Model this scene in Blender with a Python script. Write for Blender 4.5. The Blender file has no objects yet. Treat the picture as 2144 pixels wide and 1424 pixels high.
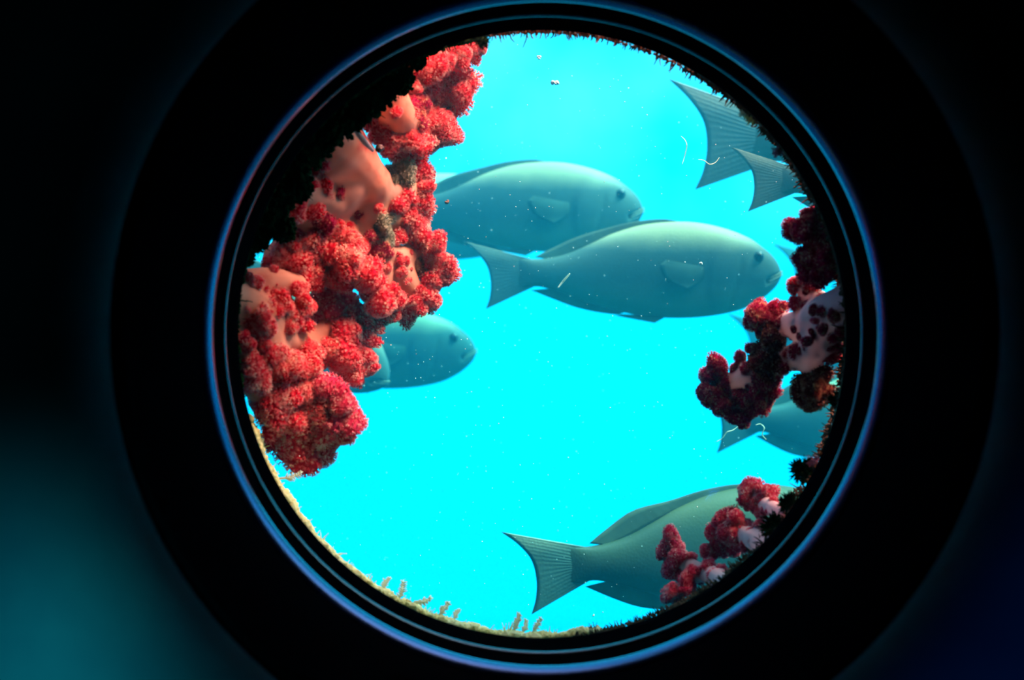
import bpy, bmesh, math, random
from mathutils import Vector, Matrix, noise

C = bpy.context.scene.collection
PI = math.pi
FPX = 2680.0            # focal length in pixels of the 2144 px frame
CAMZ = 1.3

def P(u, v, d):
    """the point that stands d metres in front of the window seat's eye, at picture position u, v"""
    return Vector(((u - 1072.0) / FPX * d, d, CAMZ + (712.0 - v) / FPX * d))

# ---------------------------------------------------------------- helpers
def mesh_of(bm, name, smooth=True):
    me = bpy.data.meshes.new(name)
    bm.normal_update()
    bm.to_mesh(me); bm.free()
    if smooth:
        me.polygons.foreach_set('use_smooth', [True] * len(me.polygons))
    return me

def link(name, me, mat=None, parent=None, loc=None):
    o = bpy.data.objects.new(name, me); C.objects.link(o)
    if mat is not None and len(me.materials) == 0:
        me.materials.append(mat)
    if parent is not None:
        o.parent = parent
    if loc is not None:
        o.location = loc
    return o

def obj(name, bm, mat, parent=None, loc=None, smooth=True):
    return link(name, mesh_of(bm, name, smooth), mat, parent, loc)

def thing(name, label, cat, loc, group=None):
    o = bpy.data.objects.new(name, None); C.objects.link(o)
    o.empty_display_size = 0.02
    o.location = loc
    return tag(o, label, cat, group)

def tag(o, label, cat, group=None, kind=None):
    o['label'] = label; o['category'] = cat
    if group: o['group'] = group
    if kind: o['kind'] = kind
    return o

def struct(o):
    o['kind'] = 'structure'
    return o

def lathe(bm, profile, cx, cz, n=160, close=False):
    """profile: list of (radius, y); axis along y through (cx, cz)"""
    rings = []
    for r, y in profile:
        rings.append([bm.verts.new((cx + r * math.cos(2 * PI * k / n), y, cz + r * math.sin(2 * PI * k / n))) for k in range(n)])
    pairs = list(zip(rings[:-1], rings[1:]))
    if close: pairs.append((rings[-1], rings[0]))
    for a, b in pairs:
        for k in range(n):
            bm.faces.new((a[k], a[(k + 1) % n], b[(k + 1) % n], b[k]))
    return rings

def tube(bm, pts, radii, n=8, cap=True):
    pts = [Vector(p) for p in pts]
    rings = []
    up = Vector((0.3, 0.9, 0.31))
    for i, p in enumerate(pts):
        t = (pts[min(i + 1, len(pts) - 1)] - pts[max(i - 1, 0)]).normalized()
        a = t.cross(up)
        if a.length < 1e-4: a = t.cross(Vector((1, 0, 0)))
        a.normalize(); b = t.cross(a)
        rings.append([bm.verts.new(p + radii[i] * (math.cos(2 * PI * k / n) * a + math.sin(2 * PI * k / n) * b)) for k in range(n)])
    for a, b in zip(rings[:-1], rings[1:]):
        for k in range(n):
            bm.faces.new((a[k], a[(k + 1) % n], b[(k + 1) % n], b[k]))
    if cap:
        bm.faces.new(list(reversed(rings[0]))); bm.faces.new(rings[-1])

def catmull(pts, t):
    """pts: sorted list of (x, y); smooth y at x = t"""
    n = len(pts)
    if t <= pts[0][0]: return pts[0][1]
    if t >= pts[-1][0]: return pts[-1][1]
    for i in range(n - 1):
        if pts[i][0] <= t <= pts[i + 1][0]:
            x0, y0 = pts[i]; x1, y1 = pts[i + 1]
            xm, ym = pts[max(i - 1, 0)]; xp, yp = pts[min(i + 2, n - 1)]
            h = x1 - x0; s = (t - x0) / h
            m0 = (y1 - ym) / max(x1 - xm, 1e-6) * h
            m1 = (yp - y0) / max(xp - x0, 1e-6) * h
            return ((2*s**3 - 3*s**2 + 1) * y0 + (s**3 - 2*s**2 + s) * m0 + (-2*s**3 + 3*s**2) * y1 + (s**3 - s**2) * m1)

# ---------------------------------------------------------------- materials
def new_mat(name):
    m = bpy.data.materials.new(name); m.use_nodes = True
    nt = m.node_tree
    for n in list(nt.nodes): nt.nodes.remove(n)
    out = nt.nodes.new('ShaderNodeOutputMaterial')
    return m, nt, out

def N(nt, t, **kw):
    n = nt.nodes.new(t)
    for k, v in kw.items():
        if k.startswith('i_'): n.inputs[k[2:].replace('_', ' ')].default_value = v
        else: setattr(n, k, v)
    return n

def ramp(nt, stops, interp='LINEAR'):
    r = nt.nodes.new('ShaderNodeValToRGB'); r.color_ramp.interpolation = interp
    e = r.color_ramp.elements
    while len(e) < len(stops): e.new(0.5)
    for k, (p, c) in enumerate(stops):
        e[k].position = p; e[k].color = (c[0], c[1], c[2], 1)
    return r

def simple(name, col, rough=0.6, spec=0.3, metal=0.0, noise_scale=None, col2=None, bump=0.0, bump_scale=60):
    m, nt, out = new_mat(name)
    b = N(nt, 'ShaderNodeBsdfPrincipled')
    b.inputs['Base Color'].default_value = (*col, 1)
    b.inputs['Roughness'].default_value = rough
    b.inputs['Specular IOR Level'].default_value = spec
    b.inputs['Metallic'].default_value = metal
    tc = N(nt, 'ShaderNodeTexCoord')
    if noise_scale:
        nz = N(nt, 'ShaderNodeTexNoise'); nz.inputs['Scale'].default_value = noise_scale; nz.inputs['Detail'].default_value = 5
        nt.links.new(tc.outputs['Object'], nz.inputs['Vector'])
        r = ramp(nt, [(0.35, col), (0.65, col2 or col)])
        nt.links.new(nz.outputs['Fac'], r.inputs['Fac']); nt.links.new(r.outputs['Color'], b.inputs['Base Color'])
    if bump:
        nb = N(nt, 'ShaderNodeTexNoise'); nb.inputs['Scale'].default_value = bump_scale; nb.inputs['Detail'].default_value = 6
        nt.links.new(tc.outputs['Object'], nb.inputs['Vector'])
        bp = N(nt, 'ShaderNodeBump'); bp.inputs['Strength'].default_value = bump; bp.inputs['Distance'].default_value = 0.01
        nt.links.new(nb.outputs['Fac'], bp.inputs['Height']); nt.links.new(bp.outputs['Normal'], b.inputs['Normal'])
    nt.links.new(b.outputs[0], out.inputs['Surface'])
    return m

def soft(name, stops, transl=0.4, attr=None, scale=30.0, rnd=0.0, tcol=None):
    """flesh that lets some light through: diffuse + translucent, colour from a vertex tone plus object noise"""
    m, nt, out = new_mat(name)
    tc = N(nt, 'ShaderNodeTexCoord')
    nz = N(nt, 'ShaderNodeTexNoise'); nz.inputs['Scale'].default_value = scale; nz.inputs['Detail'].default_value = 4
    nt.links.new(tc.outputs['Object'], nz.inputs['Vector'])
    fac = nz.outputs['Fac']
    if attr:
        at = N(nt, 'ShaderNodeAttribute'); at.attribute_name = attr
        ma = N(nt, 'ShaderNodeMath', operation='MULTIPLY_ADD')
        nt.links.new(nz.outputs['Fac'], ma.inputs[0]); ma.inputs[1].default_value = 0.45
        nt.links.new(at.outputs['Fac'], ma.inputs[2])
        sb = N(nt, 'ShaderNodeMath', operation='SUBTRACT'); nt.links.new(ma.outputs[0], sb.inputs[0]); sb.inputs[1].default_value = 0.22
        fac = sb.outputs[0]
        if rnd:
            oi = N(nt, 'ShaderNodeObjectInfo')
            m2 = N(nt, 'ShaderNodeMath', operation='MULTIPLY_ADD')
            nt.links.new(oi.outputs['Random'], m2.inputs[0]); m2.inputs[1].default_value = rnd
            nt.links.new(fac, m2.inputs[2])
            s2 = N(nt, 'ShaderNodeMath', operation='SUBTRACT'); nt.links.new(m2.outputs[0], s2.inputs[0]); s2.inputs[1].default_value = rnd / 2
            fac = s2.outputs[0]
    r = ramp(nt, stops)
    nt.links.new(fac, r.inputs['Fac'])
    di = N(nt, 'ShaderNodeBsdfDiffuse'); tr = N(nt, 'ShaderNodeBsdfTranslucent')
    nt.links.new(r.outputs['Color'], di.inputs['Color'])
    nt.links.new(r.outputs['Color'], tr.inputs['Color'])
    if tcol:
        mx = N(nt, 'ShaderNodeMix', data_type='RGBA'); mx.blend_type = 'MULTIPLY'; mx.inputs[0].default_value = 1
        nt.links.new(r.outputs['Color'], mx.inputs[6]); mx.inputs[7].default_value = (*tcol, 1)
        nt.links.new(mx.outputs[2], tr.inputs['Color'])
    ms = N(nt, 'ShaderNodeMixShader'); ms.inputs[0].default_value = transl
    nt.links.new(di.outputs[0], ms.inputs[1]); nt.links.new(tr.outputs[0], ms.inputs[2])
    nt.links.new(ms.outputs[0], out.inputs['Surface'])
    return m

def fish_mat(name, back, side, belly, rough=0.5):
    m, nt, out = new_mat(name)
    b = N(nt, 'ShaderNodeBsdfPrincipled'); b.inputs['Roughness'].default_value = rough
    b.inputs['Specular IOR Level'].default_value = 0.25
    tc = N(nt, 'ShaderNodeTexCoord'); sp = N(nt, 'ShaderNodeSeparateXYZ')
    nt.links.new(tc.outputs['Generated'], sp.inputs[0])
    nz = N(nt, 'ShaderNodeTexNoise'); nz.inputs['Scale'].default_value = 9; nz.inputs['Detail'].default_value = 4
    nt.links.new(tc.outputs['Object'], nz.inputs['Vector'])
    ma = N(nt, 'ShaderNodeMath', operation='MULTIPLY_ADD'); ma.inputs[1].default_value = 0.16
    nt.links.new(nz.outputs['Fac'], ma.inputs[0]); nt.links.new(sp.outputs['Z'], ma.inputs[2])
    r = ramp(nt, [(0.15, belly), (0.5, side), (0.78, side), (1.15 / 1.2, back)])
    nt.links.new(ma.outputs[0], r.inputs['Fac']); nt.links.new(r.outputs['Color'], b.inputs['Base Color'])
    vo = N(nt, 'ShaderNodeTexVoronoi'); vo.inputs['Scale'].default_value = 150
    nt.links.new(tc.outputs['Object'], vo.inputs['Vector'])
    bp = N(nt, 'ShaderNodeBump'); bp.inputs['Strength'].default_value = 0.05; bp.inputs['Distance'].default_value = 0.004
    nt.links.new(vo.outputs['Distance'], bp.inputs['Height']); nt.links.new(bp.outputs['Normal'], b.inputs['Normal'])
    nt.links.new(b.outputs[0], out.inputs['Surface'])
    return m

M = {}
M['paint'] = simple('teal_wall_paint', (0.012, 0.05, 0.06), 0.85, 0.05, noise_scale=14, col2=(0.03, 0.07, 0.075), bump=0.15, bump_scale=25)
M['dark_wall'] = simple('dark_hull_paint', (0.02, 0.03, 0.035), 0.9, 0.05)
M['black'] = simple('matt_black_lining', (0.0018, 0.002, 0.0026), 0.9, 0.0)
M['ring'] = simple('dark_polished_ring', (0.03, 0.075, 0.17), 0.20, 0.5, metal=1.0)
M['ring2'] = simple('dark_rubber_ring', (0.04, 0.06, 0.07), 0.22, 0.5, metal=1.0)
M['crust'] = simple('encrusted_collar', (0.05, 0.05, 0.03), 0.9, 0.1, noise_scale=60, col2=(0.14, 0.12, 0.06), bump=0.8, bump_scale=120)
M['fish'] = fish_mat('grey_olive_fish_skin', (0.50, 0.42, 0.22), (0.105, 0.145, 0.115), (0.30, 0.27, 0.15))  # paler back: the sun's highlight from above is painted into the skin
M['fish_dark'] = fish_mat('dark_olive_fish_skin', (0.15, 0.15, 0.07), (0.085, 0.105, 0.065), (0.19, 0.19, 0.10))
M['fish_sunlit'] = fish_mat('sunlit_back_fish_skin', (0.85, 0.78, 0.50), (0.13, 0.16, 0.12), (0.22, 0.22, 0.14))  # cream back: sunlight on this fish is put into its colour
m = fish_mat('tail_fin_skin', (0.52, 0.47, 0.32), (0.18, 0.23, 0.18), (0.14, 0.19, 0.15)); M['tail'] = m  # pale upper edge: sunlight on the tail lobe painted in
nt = m.node_tree; rr = [n for n in nt.nodes if n.type == 'VALTORGB'][0]; pb = [n for n in nt.nodes if n.type == 'BSDF_PRINCIPLED'][0]; ss = [n for n in nt.nodes if n.type == 'SEPXYZ'][0]
mm = N(nt, 'ShaderNodeMapRange', interpolation_type='SMOOTHSTEP'); mm.inputs['From Min'].default_value = 0.55; mm.inputs['From Max'].default_value = 0.98
nt.links.new(ss.outputs['X'], mm.inputs['Value'])
mq = N(nt, 'ShaderNodeMix', data_type='RGBA'); nt.links.new(mm.outputs[0], mq.inputs[0]); nt.links.new(rr.outputs['Color'], mq.inputs[6]); mq.inputs[7].default_value = (0.105, 0.145, 0.115, 1)
nt.links.new(mq.outputs[2], pb.inputs['Base Color'])
M['side_fin'] = soft('side_fin_skin', [(0.3, (0.07, 0.11, 0.09)), (0.7, (0.12, 0.17, 0.13))], 0.2, scale=12)
M['fin'] = soft('fish_fin', [(0.3, (0.17, 0.20, 0.15)), (0.7, (0.27, 0.29, 0.20))], 0.4, scale=12)
M['eye'] = simple('fish_iris', (0.06, 0.08, 0.06), 0.2, 0.5)
M['pupil'] = simple('fish_pupil', (0.004, 0.005, 0.008), 0.08, 0.5)
M['mouth'] = simple('fish_lip', (0.30, 0.28, 0.18), 0.5, 0.3)
M['red'] = soft('crimson_polyps', [(0.0, (0.42, 0.006, 0.022)), (0.34, (0.80, 0.016, 0.05)), (0.48, (0.92, 0.13, 0.20)), (0.63, (0.95, 0.40, 0.38)), (0.95, (0.97, 0.80, 0.68))], 0.48, attr='tone', scale=1.8, rnd=0.10)
M['pink'] = soft('rose_polyps', [(0.0, (0.46, 0.012, 0.06)), (0.36, (0.78, 0.05, 0.15)), (0.56, (0.86, 0.17, 0.27)), (0.76, (0.93, 0.48, 0.50)), (1.0, (0.96, 0.80, 0.74))], 0.48, attr='tone', scale=1.8, rnd=0.1)
M['maroon'] = soft('maroon_polyps', [(0.0, (0.22, 0.005, 0.03)), (0.40, (0.50, 0.012, 0.09)), (0.58, (0.62, 0.07, 0.17)), (0.78, (0.80, 0.36, 0.28)), (1.0, (0.88, 0.70, 0.48))], 0.4, attr='tone', scale=1.8, rnd=0.12)
M['brown'] = soft('dull_brown_polyps', [(0.0, (0.05, 0.006, 0.012)), (0.45, (0.20, 0.03, 0.035)), (0.7, (0.42, 0.20, 0.11)), (1.0, (0.66, 0.52, 0.30))], 0.25, attr='tone', scale=1.8, rnd=0.1)
M['sage'] = soft('pale_green_overgrowth', [(0.0, (0.12, 0.12, 0.07)), (0.5, (0.40, 0.42, 0.30)), (1.0, (0.75, 0.78, 0.62))], 0.3, attr='tone', scale=1.8)
M['peach'] = soft('peach_coral_flesh', [(0.30, (0.62, 0.08, 0.07)), (0.42, (0.84, 0.38, 0.24)), (0.6, (0.88, 0.50, 0.34)), (0.8, (0.92, 0.64, 0.50))], 0.5, scale=28)
M['ivory'] = soft('ivory_coral_flesh', [(0.3, (0.70, 0.46, 0.46)), (0.7, (0.88, 0.72, 0.68))], 0.4, scale=30)
M['turf'] = soft('yellow_turf', [(0.25, (0.55, 0.32, 0.10)), (0.42, (0.86, 0.78, 0.34)), (0.7, (0.95, 0.90, 0.58))], 0.4, scale=55)
M['dark_turf'] = soft('dark_turf', [(0.3, (0.02, 0.025, 0.015)), (0.6, (0.10, 0.08, 0.05)), (0.75, (0.36, 0.22, 0.14))], 0.2, scale=55)
M['algae'] = soft('green_algae', [(0.3, (0.003, 0.012, 0.004)), (0.7, (0.016, 0.06, 0.02))], 0.3, scale=60)
M['mauve'] = soft('mauve_crust', [(0.3, (0.30, 0.12, 0.18)), (0.7, (0.55, 0.33, 0.40))], 0.2, scale=60)
M['hydroid'] = soft('pale_hydroid', [(0.3, (0.70, 0.74, 0.55)), (0.7, (0.85, 0.88, 0.70))], 0.5, scale=40)
M['speck'] = simple('pale_floating_matter', (0.75, 0.76, 0.65), 0.6, 0.2)
M['rust'] = simple('reddish_brown_fleck', (0.30, 0.07, 0.03), 0.7, 0.2)
M['shell'] = simple('dark_green_shell', (0.035, 0.04, 0.025), 0.25, 0.5, noise_scale=300, col2=(0.08, 0.03, 0.02))
M['worm'] = soft('pale_worm_tube', [(0.3, (0.5, 0.52, 0.5)), (0.7, (0.75, 0.74, 0.70))], 0.3, scale=40)

# clear pane
m, nt, out = new_mat('clear_window_glass')
tr = N(nt, 'ShaderNodeBsdfTransparent'); tr.inputs['Color'].default_value = (0.97, 0.99, 0.99, 1)
gl = N(nt, 'ShaderNodeBsdfGlossy'); gl.inputs['Roughness'].default_value = 0.03
fr = N(nt, 'ShaderNodeFresnel'); fr.inputs['IOR'].default_value = 1.06
ms = N(nt, 'ShaderNodeMixShader')
nt.links.new(fr.outputs[0], ms.inputs[0]); nt.links.new(tr.outputs[0], ms.inputs[1]); nt.links.new(gl.outputs[0], ms.inputs[2])
nt.links.new(ms.outputs[0], out.inputs['Surface'])
M['glass'] = m

# hazy water
m, nt, out = new_mat('hazy_sea_water')
vs = N(nt, 'ShaderNodeVolumeScatter'); vs.inputs['Color'].default_value = (0.02, 0.66, 1.0, 1)
vs.inputs['Density'].default_value = 0.21; vs.inputs['Anisotropy'].default_value = 0.2
va = N(nt, 'ShaderNodeVolumeAbsorption'); va.inputs['Color'].default_value = (0.0, 0.93, 1.0, 1); va.inputs['Density'].default_value = 2.1
ad = N(nt, 'ShaderNodeAddShader')
nt.links.new(vs.outputs[0], ad.inputs[0]); nt.links.new(va.outputs[0], ad.inputs[1])
nt.links.new(ad.outputs[0], out.inputs['Volume'])
M['water'] = m

# ---------------------------------------------------------------- world: open water lit from above
W = bpy.data.worlds.new('open_water'); bpy.context.scene.world = W
W.use_nodes = True; nt = W.node_tree
for n in list(nt.nodes): nt.nodes.remove(n)
out = nt.nodes.new('ShaderNodeOutputWorld'); bg = nt.nodes.new('ShaderNodeBackground')
tc = N(nt, 'ShaderNodeTexCoord'); sp = N(nt, 'ShaderNodeSeparateXYZ')
nt.links.new(tc.outputs['Generated'], sp.inputs[0])
mr = N(nt, 'ShaderNodeMapRange', interpolation_type='SMOOTHSTEP')
mr.inputs['From Min'].default_value = -0.29; mr.inputs['From Max'].default_value = -0.205
mr.inputs['To Min'].default_value = 0.03; mr.inputs['To Max'].default_value = 1.0
nt.links.new(sp.outputs['Z'], mr.inputs['Value'])
nz = N(nt, 'ShaderNodeTexNoise'); nz.inputs['Scale'].default_value = 7; nz.inputs['Detail'].default_value = 3
nt.links.new(tc.outputs['Generated'], nz.inputs['Vector'])
hi = N(nt, 'ShaderNodeMapRange', interpolation_type='SMOOTHSTEP')     # paler water nearer the surface
hi.inputs['From Min'].default_value = 0.02; hi.inputs['From Max'].default_value = 0.28
nt.links.new(sp.outputs['Z'], hi.inputs['Value'])
nr = N(nt, 'ShaderNodeMapRange'); nr.inputs['From Min'].default_value = 0.35; nr.inputs['From Max'].default_value = 0.65
nt.links.new(nz.outputs['Fac'], nr.inputs['Value'])
pm = N(nt, 'ShaderNodeMath', operation='MULTIPLY'); nt.links.new(hi.outputs[0], pm.inputs[0]); nt.links.new(nr.outputs[0], pm.inputs[1])
mx = N(nt, 'ShaderNodeMix', data_type='RGBA')
mx.inputs[6].default_value = (0.0, 1.20, 1.75, 1); mx.inputs[7].default_value = (6.5, 1.5, 2.0, 1)
nt.links.new(pm.outputs[0], mx.inputs[0])
# the bright disc of the surface overhead, and the darker water along the hull on the left
dt = N(nt, 'ShaderNodeVectorMath', operation='DOT_PRODUCT'); nt.links.new(tc.outputs['Generated'], dt.inputs[0]); dt.inputs[1].default_value = Vector((0.55, -0.14, 0.82)).normalized()
ov = N(nt, 'ShaderNodeMapRange', interpolation_type='SMOOTHSTEP'); ov.inputs['From Min'].default_value = 0.50; ov.inputs['From Max'].default_value = 0.93
nt.links.new(dt.outputs['Value'], ov.inputs['Value'])
m3 = N(nt, 'ShaderNodeMix', data_type='RGBA'); nt.links.new(ov.outputs[0], m3.inputs[0]); nt.links.new(mx.outputs[2], m3.inputs[6]); m3.inputs[7].default_value = (31.0, 4.2, 4.4, 1)
lf = N(nt, 'ShaderNodeMapRange', interpolation_type='SMOOTHSTEP'); lf.inputs['From Min'].default_value = -0.60; lf.inputs['From Max'].default_value = -0.27
nt.links.new(sp.outputs['X'], lf.inputs['Value'])
m4 = N(nt, 'ShaderNodeMix', data_type='RGBA'); nt.links.new(lf.outputs[0], m4.inputs[0]); m4.inputs[6].default_value = (0.0, 0.22, 0.75, 1); nt.links.new(m3.outputs[2], m4.inputs[7])
nt.links.new(m4.outputs[2], bg.inputs['Color'])
st = N(nt, 'ShaderNodeMath', operation='MULTIPLY'); nt.links.new(mr.outputs[0], st.inputs[0]); st.inputs[1].default_value = 1.15
nt.links.new(st.outputs[0], bg.inputs['Strength'])
nt.links.new(bg.outputs[0], out.inputs['Surface'])

# ---------------------------------------------------------------- the cabin and its porthole
GD = 0.85                                     # distance of the glass
R0 = 636.0 / FPX * GD
_c = P(1135, 700, GD); CX, CZ = _c.x, _c.z

bm = bmesh.new()                              # front wall: paint outside the porthole, rounded into the bore
prof = []
for k in range(17):
    a = k / 16 * PI / 2
    prof.append((0.2085 + 0.046 * (1 - math.cos(a)), 0.600 - 0.050 * math.sin(a)))
prof += [(0.30, 0.55), (0.42, 0.55), (0.62, 0.55), (0.9, 0.55)]
rings = lathe(bm, prof, CX, CZ, 128)
last = rings[-1]
def to_rect(a):
    x0, x1, z0, z1 = -1.6 - CX, 1.6 - CX, 0.0 - CZ, 2.4 - CZ
    c, s = math.cos(a), math.sin(a); t = 1e9
    if c > 1e-9: t = min(t, x1 / c)
    if c < -1e-9: t = min(t, x0 / c)
    if s > 1e-9: t = min(t, z1 / s)
    if s < -1e-9: t = min(t, z0 / s)
    return t
edge = []
for k in range(128):
    a = 2 * PI * k / 128; t = to_rect(a)
    edge.append(bm.verts.new((CX + t * math.cos(a), 0.55, CZ + t * math.sin(a))))
for k in range(128):
    bm.faces.new((last[k], last[(k + 1) % 128], edge[(k + 1) % 128], edge[k]))
back = []                                     # the outer side of the hull
for k in range(128):
    v = edge[k].co; back.append(bm.verts.new((v.x, 0.552, v.z)))
loops = []                                    # the hull bulges: its outer side falls away from the window
for rr in (0.222, 0.30, 0.40, 0.52, 0.65, 0.8, 0.95):
    loops.append([bm.verts.new((CX + rr * math.cos(2*PI*k/128), max(0.557, 0.8595 - 0.50 * max(0, rr - 0.2) ** 2 - 0.12 * max(0, rr - 0.235)), CZ + rr * math.sin(2*PI*k/128))) for k in range(128)])
for k in range(128):
    j = (k + 1) % 128
    bm.faces.new((edge[k], edge[j], back[j], back[k])); bm.faces.new((back[k], back[j], loops[-1][j], loops[-1][k]))
    for a, b in zip(loops[:-1], loops[1:]):
        bm.faces.new((a[k], b[k], b[j], a[j]))
bmesh.ops.recalc_face_normals(bm, faces=bm.faces)
wf = struct(obj('wall_front', bm, M['paint'], smooth=False))
wf.data.polygons.foreach_set('use_smooth', [math.hypot(p.center.x - CX, p.center.z - CZ) < 0.26 and p.center.y < 0.61 for p in wf.data.polygons])

def slab(name, lo, hi, mat):
    bm = bmesh.new(); bmesh.ops.create_cube(bm, size=1)
    for v in bm.verts:
        v.co = Vector([lo[i] + (v.co[i] + 0.5) * (hi[i] - lo[i]) for i in range(3)])
    return struct(obj(name, bm, mat, smooth=False))
slab('floor', (-1.6, -2.0, -0.08), (1.6, 0.55, 0.0), M['dark_wall'])
slab('ceiling', (-1.6, -2.0, 2.4), (1.6, 0.55, 2.48), M['dark_wall'])
slab('wall_left', (-1.68, -2.0, -0.08), (-1.6, 0.862, 2.48), M['dark_wall'])
slab('wall_right', (1.6, -2.0, -0.08), (1.68, 0.862, 2.48), M['dark_wall'])
slab('wall_back', (-1.68, -2.08, -0.08), (1.68, -2.0, 2.48), M['dark_wall'])

win = bpy.data.objects.new('window_1', None); C.objects.link(win); win.location = (CX, GD, CZ); struct(win)
def wpart(name, profile, mat, close=False):
    bm = bmesh.new(); lathe(bm, [(r, y - GD) for r, y in profile], 0, 0, 200, close)
    bmesh.ops.recalc_face_normals(bm, faces=bm.faces)
    return obj(name, bm, mat, win)
# black bore from the wall to the glass, with the two steps that carry the rings
wpart('bore_lining', [(0.2082, 0.5995), (R0 + 0.003, 0.615), (R0 + 0.003, 0.765), (R0 + 0.002, 0.79), (R0 + 0.0008, 0.84), (R0, GD),
                      (R0 + 0.0228, GD), (R0 + 0.0228, 0.62)], M['black'], True)
def torus_profile(R, y, a, b, n=14):
    return [(R + a * math.cos(2*PI*k/n), y + b * math.sin(2*PI*k/n)) for k in range(n)]
wpart('clamp_ring', torus_profile(R0 + 0.0090, 0.768, 0.0112, 0.0140, 28), M['ring'], True)
wpart('gasket_ring', torus_profile(R0 + 0.0040, 0.812, 0.0045, 0.0050, 16), M['ring2'], True)
# glass, and the weed-grown collar on the water side
bm = bmesh.new()
f = [bm.verts.new(((R0 + 0.008) * math.cos(2*PI*k/128), 0.0015, (R0 + 0.008) * math.sin(2*PI*k/128))) for k in range(128)]
g = [bm.verts.new((v.co.x, 0.0095, v.co.z)) for v in f]
bm.faces.new(f); bm.faces.new(list(reversed(g)))
for k in range(128): bm.faces.new((f[k], g[k], g[(k+1) % 128], f[(k+1) % 128]))
bmesh.ops.recalc_face_normals(bm, faces=bm.faces)
obj('glass_pane', bm, M['glass'], win, smooth=False)
RC = R0 * (1.0 / GD) * 0.985
def collar_r(y):                               # radius of the collar's inside at depth y
    return R0 + 0.0008 + (RC - R0) * (y - GD) / (1.0 - GD)
bm = bmesh.new(); rows = []                    # collar raised at right and upper left, hoods added to shade the corals
for k in range(200):
    a = 2 * PI * k / 200
    da = (math.degrees(a) - 24 + 180) % 360 - 180
    D = 0.866 + 0.062 * (0.5 + 0.5 * math.cos(PI * min(1, max(0, abs(math.degrees(a) - 132) - 14) / 18))) + 0.046 * (0.5 + 0.5 * math.cos(PI * min(1, max(0, abs(da) - 20) / 28)))
    prof = [(collar_r(0.8605), 0.8605), (collar_r(0.5 * (0.8605 + D)), 0.5 * (0.8605 + D)), (collar_r(D), D), (collar_r(D) + 0.006, D + 0.003), (collar_r(D) + 0.012, D), (collar_r(0.8605) + 0.014, 0.8605)]
    rows.append([bm.verts.new((r * math.cos(a), y - GD, r * math.sin(a))) for r, y in prof])
for k in range(200):
    a, b = rows[k], rows[(k + 1) % 200]
    for q in range(6): bm.faces.new((a[q], a[(q + 1) % 6], b[(q + 1) % 6], b[q]))
bmesh.ops.recalc_face_normals(bm, faces=bm.faces)
obj('outer_collar', bm, M['crust'], win)

bm = bmesh.new(); bmesh.ops.create_cube(bm, size=1)
for v in bm.verts:
    v.co = Vector((v.co.x * 5.0, 0.866 + (v.co.y + 0.5) * 1.86, CAMZ - 0.35 + v.co.z * 2.2))
tag(obj('sea_water', bm, M['water'], smooth=False), 'hazy turquoise sea water filling the view behind the round window', 'water', kind='stuff')

# ---------------------------------------------------------------- fish
TOP = [(1637,575),(1629,553),(1615,534),(1596,518),(1570,500),(1520,480),(1460,467),(1400,465),(1340,472),(1280,490),(1230,513),(1190,530),(1150,540),(1118,543),(1085,539)]
BOT = [(1637,578),(1628,596),(1612,613),(1590,630),(1550,649),(1480,663),(1400,666),(1330,659),(1250,640),(1200,622),(1160,608),(1125,600),(1085,606)]
fx = lambda u: (u - 1303.5) / 667.0
fz = lambda v: (560.0 - v) / 667.0
TOPC = sorted((fx(u), fz(v)) for u, v in TOP)
BOTC = sorted((fx(u), fz(v)) for u, v in BOT)
WID = [(-0.345, 0.003), (-0.325, 0.007), (-0.29, 0.017), (-0.2, 0.034), (-0.1, 0.052), (0.05, 0.068), (0.2, 0.074), (0.3, 0.072), (0.4, 0.058), (0.46, 0.038), (0.49, 0.018), (0.5, 0.006)]

def smooth01(a, b, x):
    t = min(max((x - a) / (b - a), 0), 1); return t * t * (3 - 2 * t)

def bend_y(x, k):
    return k * max(0.0, 0.1 - x) ** 2

def fish_body(k):
    bm = bmesh.new(); rings = []; NS, NR = 84, 40
    for i in range(NS):
        s = i / (NS - 1)
        x = -0.342 + 0.842 * (1 - (1 - s) ** 1.5)
        zt, zb = catmull(TOPC, x), catmull(BOTC, x); w = catmull(WID, x)
        zc, h = (zt + zb) / 2, (zt - zb) / 2
        ring = []
        for j in range(NR):
            a = 2 * PI * j / NR
            ca, sa = math.cos(a), math.sin(a)
            yy = w * math.copysign(abs(ca) ** 0.85, ca); zz = zc + h * sa
            zn = (zz - zc) / max(h, 1e-5)
            g = 0.262 + 0.055 * zn * zn + 0.02 * zn                      # edge of the gill cover
            cover = smooth01(g - 0.004, g + 0.004, x) * (1 - smooth01(g + 0.03, g + 0.13, x))
            yy *= 1 + 0.085 * cover * (1 - 0.5 * zn * zn)
            pre = 0.355 + 0.03 * zn                                          # cheek plate
            yy *= 1 - 0.05 * math.exp(-((x - pre) / 0.006) ** 2) * (1 if zn < 0.35 else 0)
            mz = -0.018 - (0.5 - x) * 0.42                                   # mouth slit
            if x > 0.445:
                yy *= 1 - 0.45 * math.exp(-((zz - mz) / 0.0045) ** 2)
            ring.append(bm.verts.new((x, yy + bend_y(x, k), zz)))
        rings.append(ring)
    for a, b in zip(rings[:-1], rings[1:]):
        for j in range(NR):
            bm.faces.new((a[j], b[j], b[(j+1) % NR], a[(j+1) % NR]))
    bm.faces.new(rings[0]); bm.faces.new(list(reversed(rings[-1])))
    bmesh.ops.recalc_face_normals(bm, faces=bm.faces)
    return bm

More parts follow.
